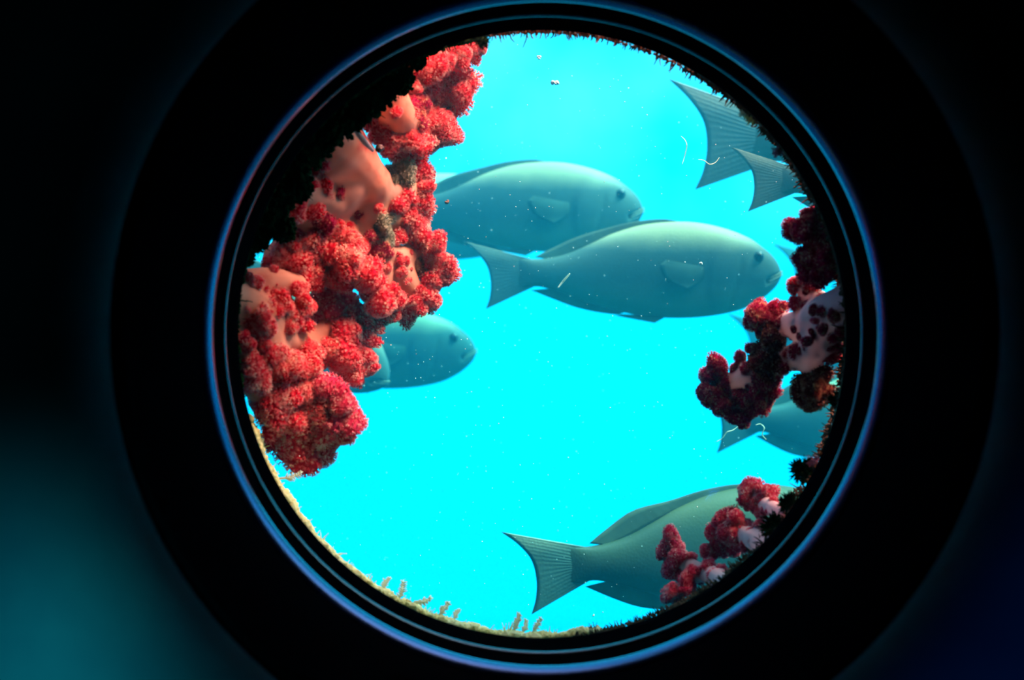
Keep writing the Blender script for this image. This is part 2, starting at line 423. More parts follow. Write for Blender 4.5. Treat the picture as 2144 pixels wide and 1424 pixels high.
def fin_sheet(root, tip, n, m, thick, side=Vector((0, 1, 0)), k=0.0, rays=14, belly=0.0):
    """a fin between a root line and a tip line: a solid thin at the edge, ribbed along its rays"""
    bm = bmesh.new(); A, B = [], []
    def along(line, t):
        s = t * (len(line) - 1); i = min(int(s), len(line) - 2); f = s - i
        return line[i].lerp(line[i + 1], f)
    for i in range(n + 1):
        ra, rb = [], []
        t = i / n; r, q = along(root, t), along(tip, t)
        for j in range(m + 1):
            s = j / m
            p = r.lerp(q, s)
            rib = 0.5 + 0.5 * math.cos(t * rays * 2 * PI)
            th = thick * (1 - 0.8 * s) * (0.88 + 0.12 * rib) * (0.25 + 0.75 * math.sin(PI * min(max(t, 0.04), 0.96)) ** 0.5)
            off = side * (belly * math.sin(PI * s) * math.sin(PI * t)) + Vector((0, bend_y(p.x, k), 0))
            ra.append(bm.verts.new(p + off + side * th)); rb.append(bm.verts.new(p + off - side * th))
        A.append(ra); B.append(rb)
    for i in range(n):
        for j in range(m):
            bm.faces.new((A[i][j], A[i+1][j], A[i+1][j+1], A[i][j+1])); bm.faces.new((B[i][j], B[i][j+1], B[i+1][j+1], B[i+1][j]))
    for i in range(n):
        bm.faces.new((A[i][m], A[i+1][m], B[i+1][m], B[i][m])); bm.faces.new((A[i][0], B[i][0], B[i+1][0], A[i+1][0]))
    for j in range(m):
        bm.faces.new((A[0][j], A[0][j+1], B[0][j+1], B[0][j])); bm.faces.new((A[n][j], B[n][j], B[n][j+1], A[n][j+1]))
    bmesh.ops.recalc_face_normals(bm, faces=bm.faces)
    return bm

def FV(u, v): return Vector((fx(u), 0, fz(v)))
def dense(pts, n=16):
    ts = [i / (len(pts) - 1) for i in range(len(pts))]
    xs = list(zip(ts, [p.x for p in pts])); zs = list(zip(ts, [p.z for p in pts])); ys = list(zip(ts, [p.y for p in pts]))
    return [Vector((catmull(xs, i / n), catmull(ys, i / n), catmull(zs, i / n))) for i in range(n + 1)]

_cache = {}
def fish_parts(k, tall):
    key = (k, tall)
    if key in _cache: return _cache[key]
    D = {}
    D['body'] = mesh_of(fish_body(k), 'body')
    root = dense([FV(1125, 546), FV(1098, 560), FV(1092, 572), FV(1098, 584), FV(1125, 597)], 24)
    tip = dense([FV(970, 505), FV(998, 528), FV(1020, 556), FV(1028, 590), FV(1026, 622), FV(1018, 647)], 24)
    D['tail_fin'] = mesh_of(fin_sheet(root, tip, 72, 10, 0.0085, k=k, rays=16), 'tail_fin')
    # dorsal fin: low spiny front, taller soft rear
    rt = [Vector((x, 0, catmull(TOPC, x) - 0.006)) for x in [0.24 - 0.0245 * i for i in range(20)]]
    tp = []
    for i in range(20):
        x = 0.24 - 0.0245 * i; t = i / 19
        h = (0.012 * min(1, t * 6) + 0.030 * tall * math.exp(-((t - 0.78) / 0.16) ** 2)) * (1 - smooth01(0.93, 1.0, t) * 0.6)
        tp.append(Vector((x - 0.028 - 0.02 * t, 0, catmull(TOPC, x) - 0.004 + h)))
    D['dorsal_fin'] = mesh_of(fin_sheet(rt, tp, 76, 4, 0.004, k=k, rays=22), 'dorsal_fin')
    ra = [Vector((x, 0, catmull(BOTC, x) + 0.006)) for x in [0.02 - 0.0215 * i for i in range(12)]]
    ta = []
    for i in range(12):
        x = 0.02 - 0.0215 * i; t = i / 11
        ta.append(Vector((x - 0.035 - 0.035 * t, 0, catmull(BOTC, x) + 0.003 - (0.028 * tall * math.sin(PI * min(1, 0.18 + t * 0.75))))))
    D['anal_fin'] = mesh_of(fin_sheet(ra, ta, 48, 4, 0.0045, k=k, rays=14), 'anal_fin')
    for s, nm in ((-1, 'pectoral_fin'), (1, 'pectoral_fin_b')):
        y = 0.0705 * s
        rp = dense([Vector((0.252, y, 0.004)), Vector((0.250, y, -0.016)), Vector((0.246, y, -0.034))], 8)
        tq = dense([Vector((0.125, y + 0.030 * s, 0.028)), Vector((0.105, y + 0.034 * s, 0.006)), Vector((0.13, y + 0.030 * s, -0.036)), Vector((0.19, y + 0.020 * s, -0.062))], 8)
        D[nm] = mesh_of(fin_sheet(rp, tq, 40, 8, 0.0028, k=0, rays=12, belly=0.006 * s), 'pectoral_fin')
        rv = [Vector((0.135 - 0.01 * i, 0.018 * s, catmull(BOTC, 0.135 - 0.01 * i) + 0.004)) for i in range(5)]
        tv = [Vector((0.10 - 0.032 * i, 0.028 * s, catmull(BOTC, 0.10) - 0.016 + 0.006 * i)) for i in range(5)]
        D['pelvic' + str(s)] = mesh_of(fin_sheet(rv, tv, 24, 4, 0.003, rays=6), 'pelvic_fin')
        # eye set in the side of the head
        bm = bmesh.new(); bmesh.ops.create_uvsphere(bm, u_segments=20, v_segments=12, radius=0.0175)
        for v in bm.verts: v.co = Vector((v.co.x, v.co.y * 0.55, v.co.z)) + Vector((0.418, 0.0455 * s, 0.035))
        D['eye' + str(s)] = mesh_of(bm, 'eye')
        bm = bmesh.new(); bmesh.ops.create_uvsphere(bm, u_segments=16, v_segments=10, radius=0.0108)
        for v in bm.verts: v.co = Vector((v.co.x, v.co.y * 0.45, v.co.z)) + Vector((0.419, 0.0535 * s, 0.035))
        D['pupil' + str(s)] = mesh_of(bm, 'pupil')
    bm = bmesh.new()                                       # lips round the mouth slit
    for dz in (0.0045, -0.0045):
        pts = []; rr = []
        for i in range(-8, 9):
            t = i / 8.0; x = 0.499 - 0.050 * abs(t) ** 1.25
            w = catmull(WID, x) * 0.86
            pts.append((x + 0.001, math.copysign(w, t) if i else 0.0, -0.018 - (0.5 - x) * 0.42 + dz)); rr.append(0.0034 * (1 - 0.5 * abs(t)))
        tube(bm, pts, rr, 8)
    D['lips'] = mesh_of(bm, 'lips')
    _cache[key] = D
    return D

def fish(label, u, v, d, px, pitch=0.0, yaw=0.0, zs=1.0, k=0.0, tall=1.0, mat='fish', roll=6.0):
    L = px * d / FPX / math.cos(math.radians(yaw))
    t = thing('grey_sea_fish', label, 'fish', P(u, v, d), 'fish swimming past the window')
    t.rotation_euler = (math.radians(roll), -math.radians(pitch), math.radians(yaw))
    t.scale = (L, L, L * zs)
    D = fish_parts(k, tall)
    names = [('body', 'body', mat), ('tail_fin', 'tail_fin', 'tail'), ('dorsal_fin', 'dorsal_fin', 'fin'), ('anal_fin', 'anal_fin', 'fin'),
             ('pectoral_fin', 'pectoral_fin', 'side_fin'), ('pectoral_fin_b', 'pectoral_fin', 'side_fin'), ('pelvic-1', 'pelvic_fin', 'fin'), ('pelvic1', 'pelvic_fin', 'fin'),
             ('lips', 'lips', 'mouth')]
    for key, nm, mt in names:
        o = link(nm, D[key], M[mt], t)
        if D[key].materials[0] != M[mt]:
            o.material_slots[0].link = 'OBJECT'; o.material_slots[0].material = M[mt]
    for s in (-1, 1):
        e = link('eye', D['eye%d' % s], M['eye'], t)
        link('pupil', D['pupil%d' % s], M['pupil'], e)
    return t

fish('grey fish swimming right in the centre, whole body and forked tail in view', 1303, 560, 1.70, 667, tall=0.45)
fish('grey fish behind and above the central one, its tail hidden by red coral', 1039, 428, 1.92, 617, k=0.2, tall=0.6)
fish('grey fish at left whose head alone shows past the red coral branch', 714, 724, 2.05, 567)
fish('grey fish nosing downward under the red coral, only its snout in view', 566, 640, 1.78, 590, pitch=-31)
fish('large dark fish at top right, only its broad tail inside the window', 1930, 300, 1.62, 1080, zs=0.97, pitch=-5, mat='fish_dark')
fish('fish at upper right whose tail shows below the larger dark tail', 1842, 376, 1.42, 632, zs=0.98, pitch=-3)
fish('pale distant fish whose tail tip shows between central fish and right coral', 1898, 557, 2.30, 560)
fish('faint distant fish below the central snout, tail tip beside right coral', 1803, 703, 2.40, 560)
fish('grey fish at right below the maroon coral, lower tail and belly showing', 1740, 866, 1.80, 575, yaw=15)
fish('big green-grey fish along the bottom, head hidden behind lower pink coral', 1447, 1145, 1.40, 790, pitch=3, yaw=14, zs=1.02, tall=1.0, mat='fish_dark')
fish('distant fish overlapped by the upper fish, sunlit back beside red coral', 822, 449, 2.25, 598, mat='fish_sunlit')

# ---------------------------------------------------------------- soft corals
def add_tone(me, vals):
    at = me.attributes.new('tone', 'FLOAT', 'POINT'); at.data.foreach_set('value', vals)

def cluster_mesh(seed, npol=190, spiky=1.0, lumps=7):
    """a lumpy head of small eight-armed polyps, unit radius"""
    rng = random.Random(seed); bm = bmesh.new(); tone = []
    L = []
    for _ in range(lumps):
        v = Vector((rng.gauss(0, 1), rng.gauss(0, 1), rng.gauss(0, 1))).normalized(); L.append((v, rng.uniform(0.16, 0.44), rng.uniform(4, 12)))
    def rad(n):
        r = 0.62
        for v, a, s in L:
            r += a * math.exp(s * (n.dot(v) - 1))
        return r
    ic = bmesh.ops.create_icosphere(bm, subdivisions=3, radius=1)
    for v in bm.verts:
        n = v.co.normalized(); v.co = n * (rad(n) - 0.09); tone.append(0.22 + 0.1 * rng.random())
    def V(p, t):
        tone.append(t); return bm.verts.new(p)
    ga = PI * (3 - 5 ** 0.5)
    for i in range(npol):
        z = 1 - 2 * (i + 0.5) / npol; r = math.sqrt(max(0, 1 - z * z)); a = ga * i
        n = Vector((r * math.cos(a) + rng.uniform(-.07, .07), r * math.sin(a) + rng.uniform(-.07, .07), z + rng.uniform(-.07, .07))).normalized()
        R = rad(n); size = rng.uniform(0.10, 0.17) * (14 / math.sqrt(npol)) ** 0.6
        base = n * (R - 0.10); lift = rng.uniform(0.0, 0.09)
        c = n * (R - 0.02 + lift)
        e1 = n.orthogonal().normalized(); e2 = n.cross(e1)
        ph = rng.uniform(0, 6.28); pale = rng.random()
        tb = 0.33 + 0.16 * rng.random() + (0.26 if pale > 0.86 else 0) + 0.55 * max(0.0, noise.noise(n * 2.2 + Vector((seed, 0, 0)))); tt = tb + 0.18 + 0.2 * rng.random()
        # stem of the polyp
        s0 = [V(base + size * 0.42 * (math.cos(ph + k*PI/2) * e1 + math.sin(ph + k*PI/2) * e2), tb - 0.12) for k in range(4)]
        s1 = [V(c + size * 0.34 * (math.cos(ph + k*PI/2) * e1 + math.sin(ph + k*PI/2) * e2), tb) for k in range(4)]
        for k in range(4): bm.faces.new((s0[k], s0[(k+1) % 4], s1[(k+1) % 4], s1[k]))
        top = V(c + n * size * 0.3, tt + 0.1)
        for k in range(4): bm.faces.new((s1[k], s1[(k+1) % 4], top))
        # arms
        na = 7
        for k in range(na):
            b = ph + 2 * PI * k / na + rng.uniform(-.2, .2)
            dr = (math.cos(b) * e1 + math.sin(b) * e2)
            sd = (-math.sin(b) * e1 + math.cos(b) * e2)
            tipp = c + (dr * rng.uniform(0.75, 1.1) + n * rng.uniform(0.25, 0.9)) * size * spiky
            q = [V(c + dr * size * 0.18 + sd * size * 0.2, tb), V(c + dr * size * 0.18 - sd * size * 0.2, tb), V(c + dr * size * 0.1 + n * size * 0.3, tb + 0.06), V(tipp, tt)]
            for x, y, zz in ((0, 1, 3), (1, 2, 3), (2, 0, 3)): bm.faces.new((q[x], q[y], q[zz]))
    me = mesh_of(bm, 'polyp_cluster', smooth=False)
    add_tone(me, tone)
    return me

CL = [cluster_mesh(s, 460, 1.35, 14) for s in (3, 11, 23, 31, 47, 53, 61, 79)]
CLS = [cluster_mesh(s, 170, 1.3, 8) for s in (5, 17, 29)]
CLmat = {}
def cl_mesh(small, i, mat):
    src = (CLS if small else CL); src = src[i % len(src)]
    key = (src.name, mat)
    if key not in CLmat:
        me = src.copy(); me.materials.clear(); me.materials.append(M[mat]); CLmat[key] = me
    return CLmat[key]

def seg_near(p2, segs):
    best = None
    for (a, b) in segs:
        av = Vector((a[0], a[1])); bv = Vector((b[0], b[1])); ab = bv - av
        t = 0 if ab.length_squared < 1e-6 else min(max((p2 - av).dot(ab) / ab.length_squared, 0), 1)
        q = av + ab * t; dist = (p2 - q).length
        if best is None or dist < best[0]:
            best = (dist, q, a[2] + (b[2] - a[2]) * t, a[3] + (b[3] - a[3]) * t)
    return best

def coral(label, branches, clusters, mat, flesh, seed, group, grow=1.0, out=0.0, patches=14, voxel=0.0022):
    """branches: polylines of (u, v, depth, radius px); clusters: (u, v, radius px[, material[, depth shift]])"""
    rng = random.Random(seed)
    branches = [[(u, v, d + (out if i or d > 0.9 else 0), r) for i, (u, v, d, r) in enumerate(pl)] for pl in branches]
    b0 = branches[0][0]; base = P(b0[0], b0[1], b0[2])
    t = thing('soft_coral', label, 'coral', base, group)
    bm = bmesh.new(); segs = []
    def soft_tube(pl):
        n = max(2, 6 * (len(pl) - 1)); ts = [i / (len(pl) - 1) for i in range(len(pl))]
        ch = [list(zip(ts, [p[c] for p in pl])) for c in range(4)]
        pp, rr = [], []
        for i in range(n + 1):
            u, v, d, r = (catmull(ch[c], i / n) for c in range(4))
            pp.append(P(u, v, d) - base); rr.append(max(r, 1.5) * d / FPX * (1 + 0.12 * noise.noise((u * .04, v * .04, seed))))
        tube(bm, pp, rr, 12)
        for p, r in ((pp[0], rr[0]), (pp[-1], rr[-1])):
            bmesh.ops.create_icosphere(bm, subdivisions=2, radius=r, matrix=Matrix.Translation(p))
    for pl in branches:
        soft_tube(pl)
        segs += list(zip(pl[:-1], pl[1:]))
    heads = []
    for c in clusters:
        u, v, r = c[:3]; r *= grow; mt = c[3] if len(c) > 3 and c[3] else mat
        dist, q, dq, rq = seg_near(Vector((u, v)), segs)
        inside = max(0.0, 1 - dist / max(rq, 1))
        d = dq + rng.uniform(-0.35, 0.35) * r * dq / FPX
        d -= (inside * rq + 0.15 * r) * dq / FPX
        if len(c) > 4: d += c[4]
        heads.append((u, v, d, r, mt))
        if dist > rq * 0.6:                                  # the little branch that carries this head
            soft_tube([(q.x, q.y, dq, min(rq * 0.7, r * 0.55)), ((q.x + u) / 2 + rng.uniform(-4, 4), (q.y + v) / 2 + 3, (dq + d) / 2, r * 0.4), (u, v, d, r * 0.42)])
    me = mesh_of(bm, 'stalk')
    o = link('stalk', me, M[flesh], t)
    md = o.modifiers.new('fuse', 'REMESH'); md.mode = 'VOXEL'; md.voxel_size = voxel; md.use_smooth_shade = True
    sm = o.modifiers.new('ease', 'SMOOTH'); sm.iterations = 6; sm.factor = 0.5
    bpy.context.view_layer.update()
    dg = bpy.context.evaluated_depsgraph_get()
    me2 = bpy.data.meshes.new_from_object(o.evaluated_get(dg)); me2.name = 'stalk'
    o.modifiers.clear(); o.data = me2
    if not me2.materials: me2.materials.append(M[flesh])
    me2.polygons.foreach_set('use_smooth', [True] * len(me2.polygons))
    heads.sort(key=lambda h: -h[3])
    rest = [(h[0], h[1], h[2], h[3]) for h in heads[98:]]; heads = heads[:98]
    for _ in range(patches):
        a, b = rng.choice(segs); f = rng.random(); w = rng.uniform(-0.8, 0.8)
        u0, v0, d0, r0 = (a[c] + (b[c] - a[c]) * f for c in range(4))
        tx, ty = b[0] - a[0], b[1] - a[1]; tl = max(1e-3, math.hypot(tx, ty))
        rest.append((u0 - ty / tl * w * r0, v0 + tx / tl * w * r0, d0 - math.sqrt(1 - w * w) * r0 * d0 / FPX * 0.95, rng.uniform(5, 13)))
    if rest:
        bm = bmesh.new(); tone = []
        for u, v, d, r in rest:
            src = rng.choice(CLS); s = r * d / FPX; n0 = len(bm.verts)
            M4 = Matrix.Translation(P(u, v, d) - base) @ Matrix.Rotation(rng.uniform(0, 6.28), 4, 'X') @ Matrix.Rotation(rng.uniform(0, 6.28), 4, 'Z') @ Matrix.Diagonal((s, s, s, 1))
            bm.from_mesh(src); bm.verts.ensure_lookup_table()
            for q in bm.verts[n0:]: q.co = M4 @ q.co
            tone += [x.value for x in src.attributes['tone'].data]
        mp = mesh_of(bm, 'scattered_polyps', smooth=False)
        if 'tone' not in mp.attributes: add_tone(mp, tone)
        po = link('scattered_polyps', mp, M[mat], t); po['kind'] = 'stuff'
    for i, (u, v, d, r, mt) in enumerate(heads):
        h = link('polyp_cluster', cl_mesh(r < 22, rng.randrange(99), mt), None, t, P(u, v, d) - base)
        s = r * d / FPX * 0.93
        h.scale = (s * rng.uniform(.92, 1.08), s * rng.uniform(.8, .95), s * rng.uniform(.92, 1.08))
        h.rotation_euler = (rng.uniform(0, 6.28), rng.uniform(0, 6.28), rng.uniform(0, 6.28))
        if mt != mat:
            h['label'] = {'sage': 'pale green overgrown cluster', 'brown': 'dull brown polyp cluster', 'pink': 'rose pink polyp cluster', 'maroon': 'maroon polyp cluster', 'red': 'bright red polyp cluster'}[mt]
    return t

LG, RG = 'red soft corals on the left', 'maroon soft corals on the right'
coral('crimson soft coral at top left, its pale lit heads uppermost', [
    [(742, 128, 0.895, 44), (800, 190, 0.93, 46), (835, 248, 0.95, 42), (880, 260, 0.975, 24), (905, 265, 0.99, 18)],
    [(800, 190, 0.93, 30), (870, 175, 0.97, 24), (925, 180, 1.0, 20)],
    [(800, 150, 0.92, 24), (900, 128, 0.965, 16), (985, 108, 0.985, 8)]],
  [(1008, 103, 13), (988, 109, 17), (962, 115, 20), (936, 124, 23), (908, 132, 22), (885, 148, 20), (960, 128, 14),
   (938, 180, 40), (905, 168, 28), (960, 200, 27), (918, 208, 30), (890, 190, 22), (955, 162, 26),
   (920, 262, 30), (935, 285, 25), (905, 292, 26), (896, 245, 22), (932, 258, 22),
   (868, 214, 27, 'maroon'), (872, 248, 24, 'maroon'), (850, 290, 34), (870, 305, 26), (825, 300, 26), (885, 275, 20),
   (848, 258, 20), (812, 285, 18), (800, 262, 20), (785, 285, 16), (790, 240, 18), (770, 260, 14), (838, 322, 22), (880, 330, 14), (862, 180, 20), (830, 235, 14)], 'red', 'peach', 1, LG, 1.35, 0.01, 10)

coral('crimson soft coral at left middle on a thick bare peach trunk', [
    [(620, 225, 0.895, 80), (680, 290, 0.915, 76), (745, 350, 0.94, 56), (785, 405, 0.955, 40), (765, 460, 0.96, 34), (790, 515, 0.965, 30), (830, 540, 0.975, 28), (870, 530, 0.985, 20)],
    [(785, 405, 0.955, 34), (840, 400, 0.97, 26), (875, 395, 0.985, 16)],
    [(775, 440, 0.955, 30), (840, 465, 0.975, 22), (868, 472, 0.985, 14)],
    [(720, 385, 0.94, 52), (680, 440, 0.945, 52), (635, 500, 0.94, 46), (580, 540, 0.93, 32)],
    [(560, 380, 0.895, 60), (630, 400, 0.915, 56), (690, 420, 0.935, 44)],
    [(700, 450, 0.95, 34), (730, 520, 0.95, 34), (745, 570, 0.955, 26)],
    [(830, 540, 0.975, 24), (850, 590, 0.98, 28), (870, 630, 0.985, 18)],
    [(790, 515, 0.965, 24), (805, 590, 0.97, 26), (805, 640, 0.975, 20)]],
  [(878, 378, 27), (890, 395, 18), (862, 362, 20), (845, 352, 18, 'maroon'),
   (868, 422, 28), (835, 424, 22), (880, 440, 18), (850, 408, 16),
   (868, 472, 28), (845, 455, 22), (872, 492, 22), (838, 488, 18), (815, 440, 12),
   (833, 368, 24, 'sage'), (815, 378, 18, 'sage'), (848, 376, 14, 'sage'), (812, 458, 14, 'sage'), (800, 480, 18, 'sage'), (808, 500, 16, 'sage'), (804, 525, 18, 'maroon'), (780, 492, 13, 'maroon'), (826, 505, 14),
   (695, 385, 16, 'maroon'), (708, 405, 14, 'maroon'), (742, 420, 15, 'maroon'), (752, 432, 13, 'maroon'), (718, 445, 19, 'maroon'), (692, 455, 20, 'maroon'), (750, 450, 14, 'maroon'), (735, 440, 11),
   (640, 345, 26), (668, 318, 24), (620, 388, 26), (698, 338, 18), (655, 378, 24), (600, 430, 26), (640, 425, 26), (675, 400, 18), (610, 470, 24), (580, 470, 20), (690, 300, 16),
   (668, 460, 18, 'maroon'), (682, 480, 20), (705, 480, 18), (730, 478, 12), (735, 500, 16), (752, 512, 18),
   (880, 512, 22), (912, 517, 23), (895, 530, 20), (925, 545, 18), (870, 553, 20, 'brown'), (928, 570, 22), (910, 585, 18), (935, 585, 15), (890, 560, 14),
   (905, 605, 20), (895, 630, 20), (870, 640, 20), (845, 648, 22), (880, 615, 18), (845, 612, 15), (822, 625, 20), (800, 640, 26), (780, 650, 18), (815, 655, 18), (778, 615, 24), (790, 590, 22),
   (765, 590, 24), (750, 560, 28), (735, 540, 26), (770, 545, 22), (812, 560, 12), (838, 570, 12), (855, 585, 12), (828, 550, 9), (765, 565, 20),
   (722, 575, 24), (695, 580, 26), (700, 545, 24), (670, 570, 26), (655, 545, 26), (675, 520, 24), (640, 520, 28), (615, 545, 30), (590, 530, 24), (585, 555, 24), (650, 505, 22), (625, 500, 20), (610, 515, 18),
   (655, 580, 20), (570, 550, 16), (640, 570, 18), (665, 535, 14)], 'red', 'peach', 2, LG, 1.4, 0.01, 34)

coral('crimson soft coral at lower left with a bare peach fork and drooping heads', [
    [(478, 625, 0.89, 50), (545, 660, 0.91, 48), (585, 700, 0.925, 34), (620, 715, 0.94, 24), (680, 690, 0.96, 18), (735, 655, 0.98, 12)],
    [(478, 600, 0.89, 36), (560, 590, 0.915, 32), (620, 595, 0.93, 26)],
    [(545, 690, 0.91, 44), (570, 760, 0.92, 40), (600, 820, 0.94, 34), (640, 870, 0.955, 30), (650, 920, 0.965, 22)],
    [(640, 715, 0.945, 18), (700, 735, 0.965, 16), (735, 755, 0.975, 14)],
    [(485, 720, 0.89, 40), (530, 790, 0.91, 36), (575, 850, 0.93, 28)]],
  [(566, 622, 22), (585, 640, 19), (552, 638, 16), (540, 668, 24), (525, 690, 20), (548, 690, 24), (518, 585, 16), (538, 588, 14), (515, 645, 15), (512, 720, 20), (530, 730, 22),
   (608, 655, 22), (618, 680, 22), (596, 680, 18), (628, 605, 17), (640, 640, 18), (640, 668, 16), (600, 625, 10),
   (598, 735, 24), (572, 745, 24), (630, 750, 28), (648, 730, 22), (605, 770, 26), (640, 775, 24), (580, 775, 20), (555, 720, 14), (660, 755, 18),
   (545, 755, 24), (522, 768, 20), (540, 790, 26), (520, 750, 16),
   (668, 632, 20, 'pink'), (690, 640, 24, 'pink'), (720, 638, 24, 'pink'), (742, 648, 20, 'pink'), (700, 665, 20, 'pink'), (668, 660, 16, 'pink'), (745, 668, 22), (765, 682, 19), (792, 684, 14), (720, 672, 18),
   (735, 695, 24), (705, 718, 25), (735, 730, 30), (690, 735, 20), (720, 755, 28), (755, 745, 26), (740, 778, 22), (765, 772, 16), (710, 770, 16), (762, 710, 20),
   (560, 815, 28), (585, 840, 30), (625, 815, 30), (660, 815, 28, 'pink'), (690, 830, 26, 'pink'), (715, 845, 24, 'pink'), (722, 875, 28, 'pink'), (690, 870, 32, 'pink'), (650, 860, 34), (615, 870, 32), (585, 880, 28),
   (600, 910, 30), (635, 915, 34), (675, 905, 32), (705, 905, 26), (735, 885, 18), (640, 950, 28), (612, 945, 22), (668, 945, 26), (695, 925, 20), (590, 925, 20), (565, 860, 24), (545, 840, 20), (660, 785, 18), (645, 800, 20), (720, 905, 18)], 'red', 'peach', 3, LG, 1.4, 0.0, 24)

coral('dark maroon soft coral at right edge, uppermost of that side', [
    [(1790, 495, 0.888, 26), (1735, 490, 0.905, 22), (1695, 475, 0.92, 18)],
    [(1790, 545, 0.888, 26), (1735, 545, 0.905, 22), (1695, 545, 0.92, 18)]],
  [(1692, 470, 30), (1672, 482, 22), (1710, 452, 20), (1690, 450, 18), (1710, 490, 26), (1690, 500, 18), (1730, 480, 24), (1735, 510, 24),
   (1692, 535, 24), (1680, 545, 18), (1712, 530, 24), (1700, 560, 28), (1725, 570, 26), (1745, 545, 22), (1698, 578, 18), (1728, 530, 18, 'pink')], 'maroon', 'ivory', 4, RG, 1.22)

coral('maroon soft coral at right on a broad ivory trunk', [
    [(1795, 635, 0.888, 50), (1735, 660, 0.91, 46), (1685, 680, 0.93, 34), (1640, 678, 0.945, 24), (1605, 665, 0.955, 14)],
    [(1735, 680, 0.91, 46), (1700, 735, 0.925, 34), (1640, 755, 0.945, 26), (1580, 785, 0.96, 26), (1520, 800, 0.975, 18)],
    [(1700, 740, 0.925, 26), (1700, 790, 0.93, 20), (1700, 820, 0.935, 14)],
    [(1735, 640, 0.915, 24), (1690, 605, 0.93, 14)]],
  [(1702, 652, 13, None, -0.012), (1746, 662, 16, None, -0.014), (1722, 690, 13, None, -0.014), (1662, 690, 8, None, -0.008), (1692, 716, 13, None, -0.012), (1674, 704, 8, None, -0.01), (1762, 692, 18, None, -0.012), (1708, 672, 9, 'pink', -0.013), (1668, 592, 18, 'red'), (1690, 602, 14, 'red'), (1706, 606, 11, 'red'), (1660, 606, 12, 'red'),
   (1595, 660, 26), (1580, 672, 20), (1612, 672, 24), (1600, 690, 20), (1620, 645, 18), (1590, 642, 16), (1632, 662, 14), (1640, 640, 12), (1572, 655, 13), (1620, 695, 14, 'red'), (1630, 675, 12),
   (1668, 635, 17, 'pink'), (1690, 640, 15, 'pink'), (1716, 634, 18, 'pink'), (1740, 640, 18), (1672, 650, 12), (1730, 655, 16),
   (1668, 672, 7, 'red'), (1690, 668, 11), (1692, 688, 13), (1716, 674, 13, 'brown'), (1708, 700, 9), (1650, 696, 8), (1655, 706, 6), (1735, 720, 22), (1745, 700, 18), (1740, 745, 20), (1755, 730, 16),
   (1615, 722, 24, 'brown'), (1600, 738, 26, 'brown'), (1618, 752, 24, 'brown'), (1600, 770, 24, 'brown'), (1630, 710, 14, 'brown'), (1640, 770, 18, 'maroon'),
   (1570, 730, 14), (1552, 748, 16), (1545, 765, 12), (1575, 752, 12, 'pink'), (1538, 775, 12), (1565, 772, 16, 'pink'),
   (1668, 735, 18), (1652, 745, 14), (1690, 725, 12), (1670, 765, 12),
   (1498, 772, 22), (1485, 788, 19), (1508, 790, 18), (1478, 820, 19), (1492, 835, 22), (1512, 818, 20), (1470, 830, 12), (1515, 850, 22), (1540, 840, 18), (1545, 822, 16, 'pink'), (1520, 800, 9),
   (1570, 830, 22), (1598, 842, 20), (1605, 820, 20), (1575, 855, 20), (1550, 872, 22), (1555, 885, 14), (1535, 868, 16), (1590, 800, 22), (1618, 800, 18), (1625, 785, 18), (1585, 812, 12, 'pink'),
   (1700, 805, 32, 'brown'), (1702, 838, 26, 'brown'), (1688, 822, 24, 'brown'), (1718, 820, 24, 'brown'), (1715, 790, 22, 'brown')], 'maroon', 'ivory', 5, RG, 1.22, 0.0, 22)

coral('rose pink soft coral at lower right, two lobes above the rim', [
    [(1540, 1232, 0.888, 26), (1490, 1205, 0.905, 22), (1450, 1190, 0.92, 18), (1412, 1170, 0.935, 14)],
    [(1460, 1200, 0.915, 16), (1430, 1235, 0.91, 14)],
    [(1615, 1150, 0.888, 26), (1555, 1120, 0.905, 22), (1510, 1130, 0.92, 16)],
    [(1650, 1085, 0.888, 22), (1600, 1055, 0.905, 18), (1575, 1040, 0.915, 14)]],
  [(1568, 1028, 20), (1560, 1045, 17), (1588, 1026, 14), (1605, 1034, 19), (1618, 1050, 13), (1580, 1062, 13), (1592, 1078, 14), (1565, 1062, 11), (1582, 1050, 11, 'red'), (1605, 1066, 12),
   (1520, 1090, 22), (1545, 1082, 16), (1552, 1100, 18), (1530, 1112, 22), (1548, 1128, 20), (1572, 1118, 14), (1578, 1135, 13), (1590, 1100, 14), (1560, 1140, 15),
   (1492, 1120, 17), (1500, 1138, 18), (1515, 1152, 16), (1478, 1150, 16), (1535, 1155, 15), (1495, 1162, 12),
   (1402, 1122, 17), (1412, 1128, 14), (1392, 1140, 13), (1388, 1158, 16), (1408, 1150, 20), (1425, 1148, 13), (1420, 1168, 20), (1402, 1190, 20), (1418, 1198, 18), (1395, 1200, 12), (1448, 1166, 13),
   (1440, 1212, 20), (1448, 1195, 12), (1485, 1185, 16), (1492, 1205, 14), (1512, 1192, 12), (1405, 1240, 20), (1418, 1250, 15), (1432, 1238, 14), (1465, 1215, 10)], 'pink', 'ivory', 6, RG, 1.25, 0.035)

# ---------------------------------------------------------------- growth on the collar
def rim_point(ang, d, lift=0.0):
    """point on the inside of the collar; ang measured counter-clockwise from picture right"""
    r = collar_r(d) - lift
    return Vector((CX + r * math.cos(ang), d, CZ + r * math.sin(ang)))

def blob(bm, p, r, rng, sub=1):
    mm = Matrix.Translation(p) @ Matrix.Rotation(rng.uniform(0, 6), 4, 'X') @ Matrix.Rotation(rng.uniform(0, 6), 4, 'Z') @ Matrix.Diagonal((rng.uniform(.6, 1.2), rng.uniform(.6, 1.2), rng.uniform(.6, 1.2), 1))
    bmesh.ops.create_icosphere(bm, subdivisions=sub, radius=r, matrix=mm)

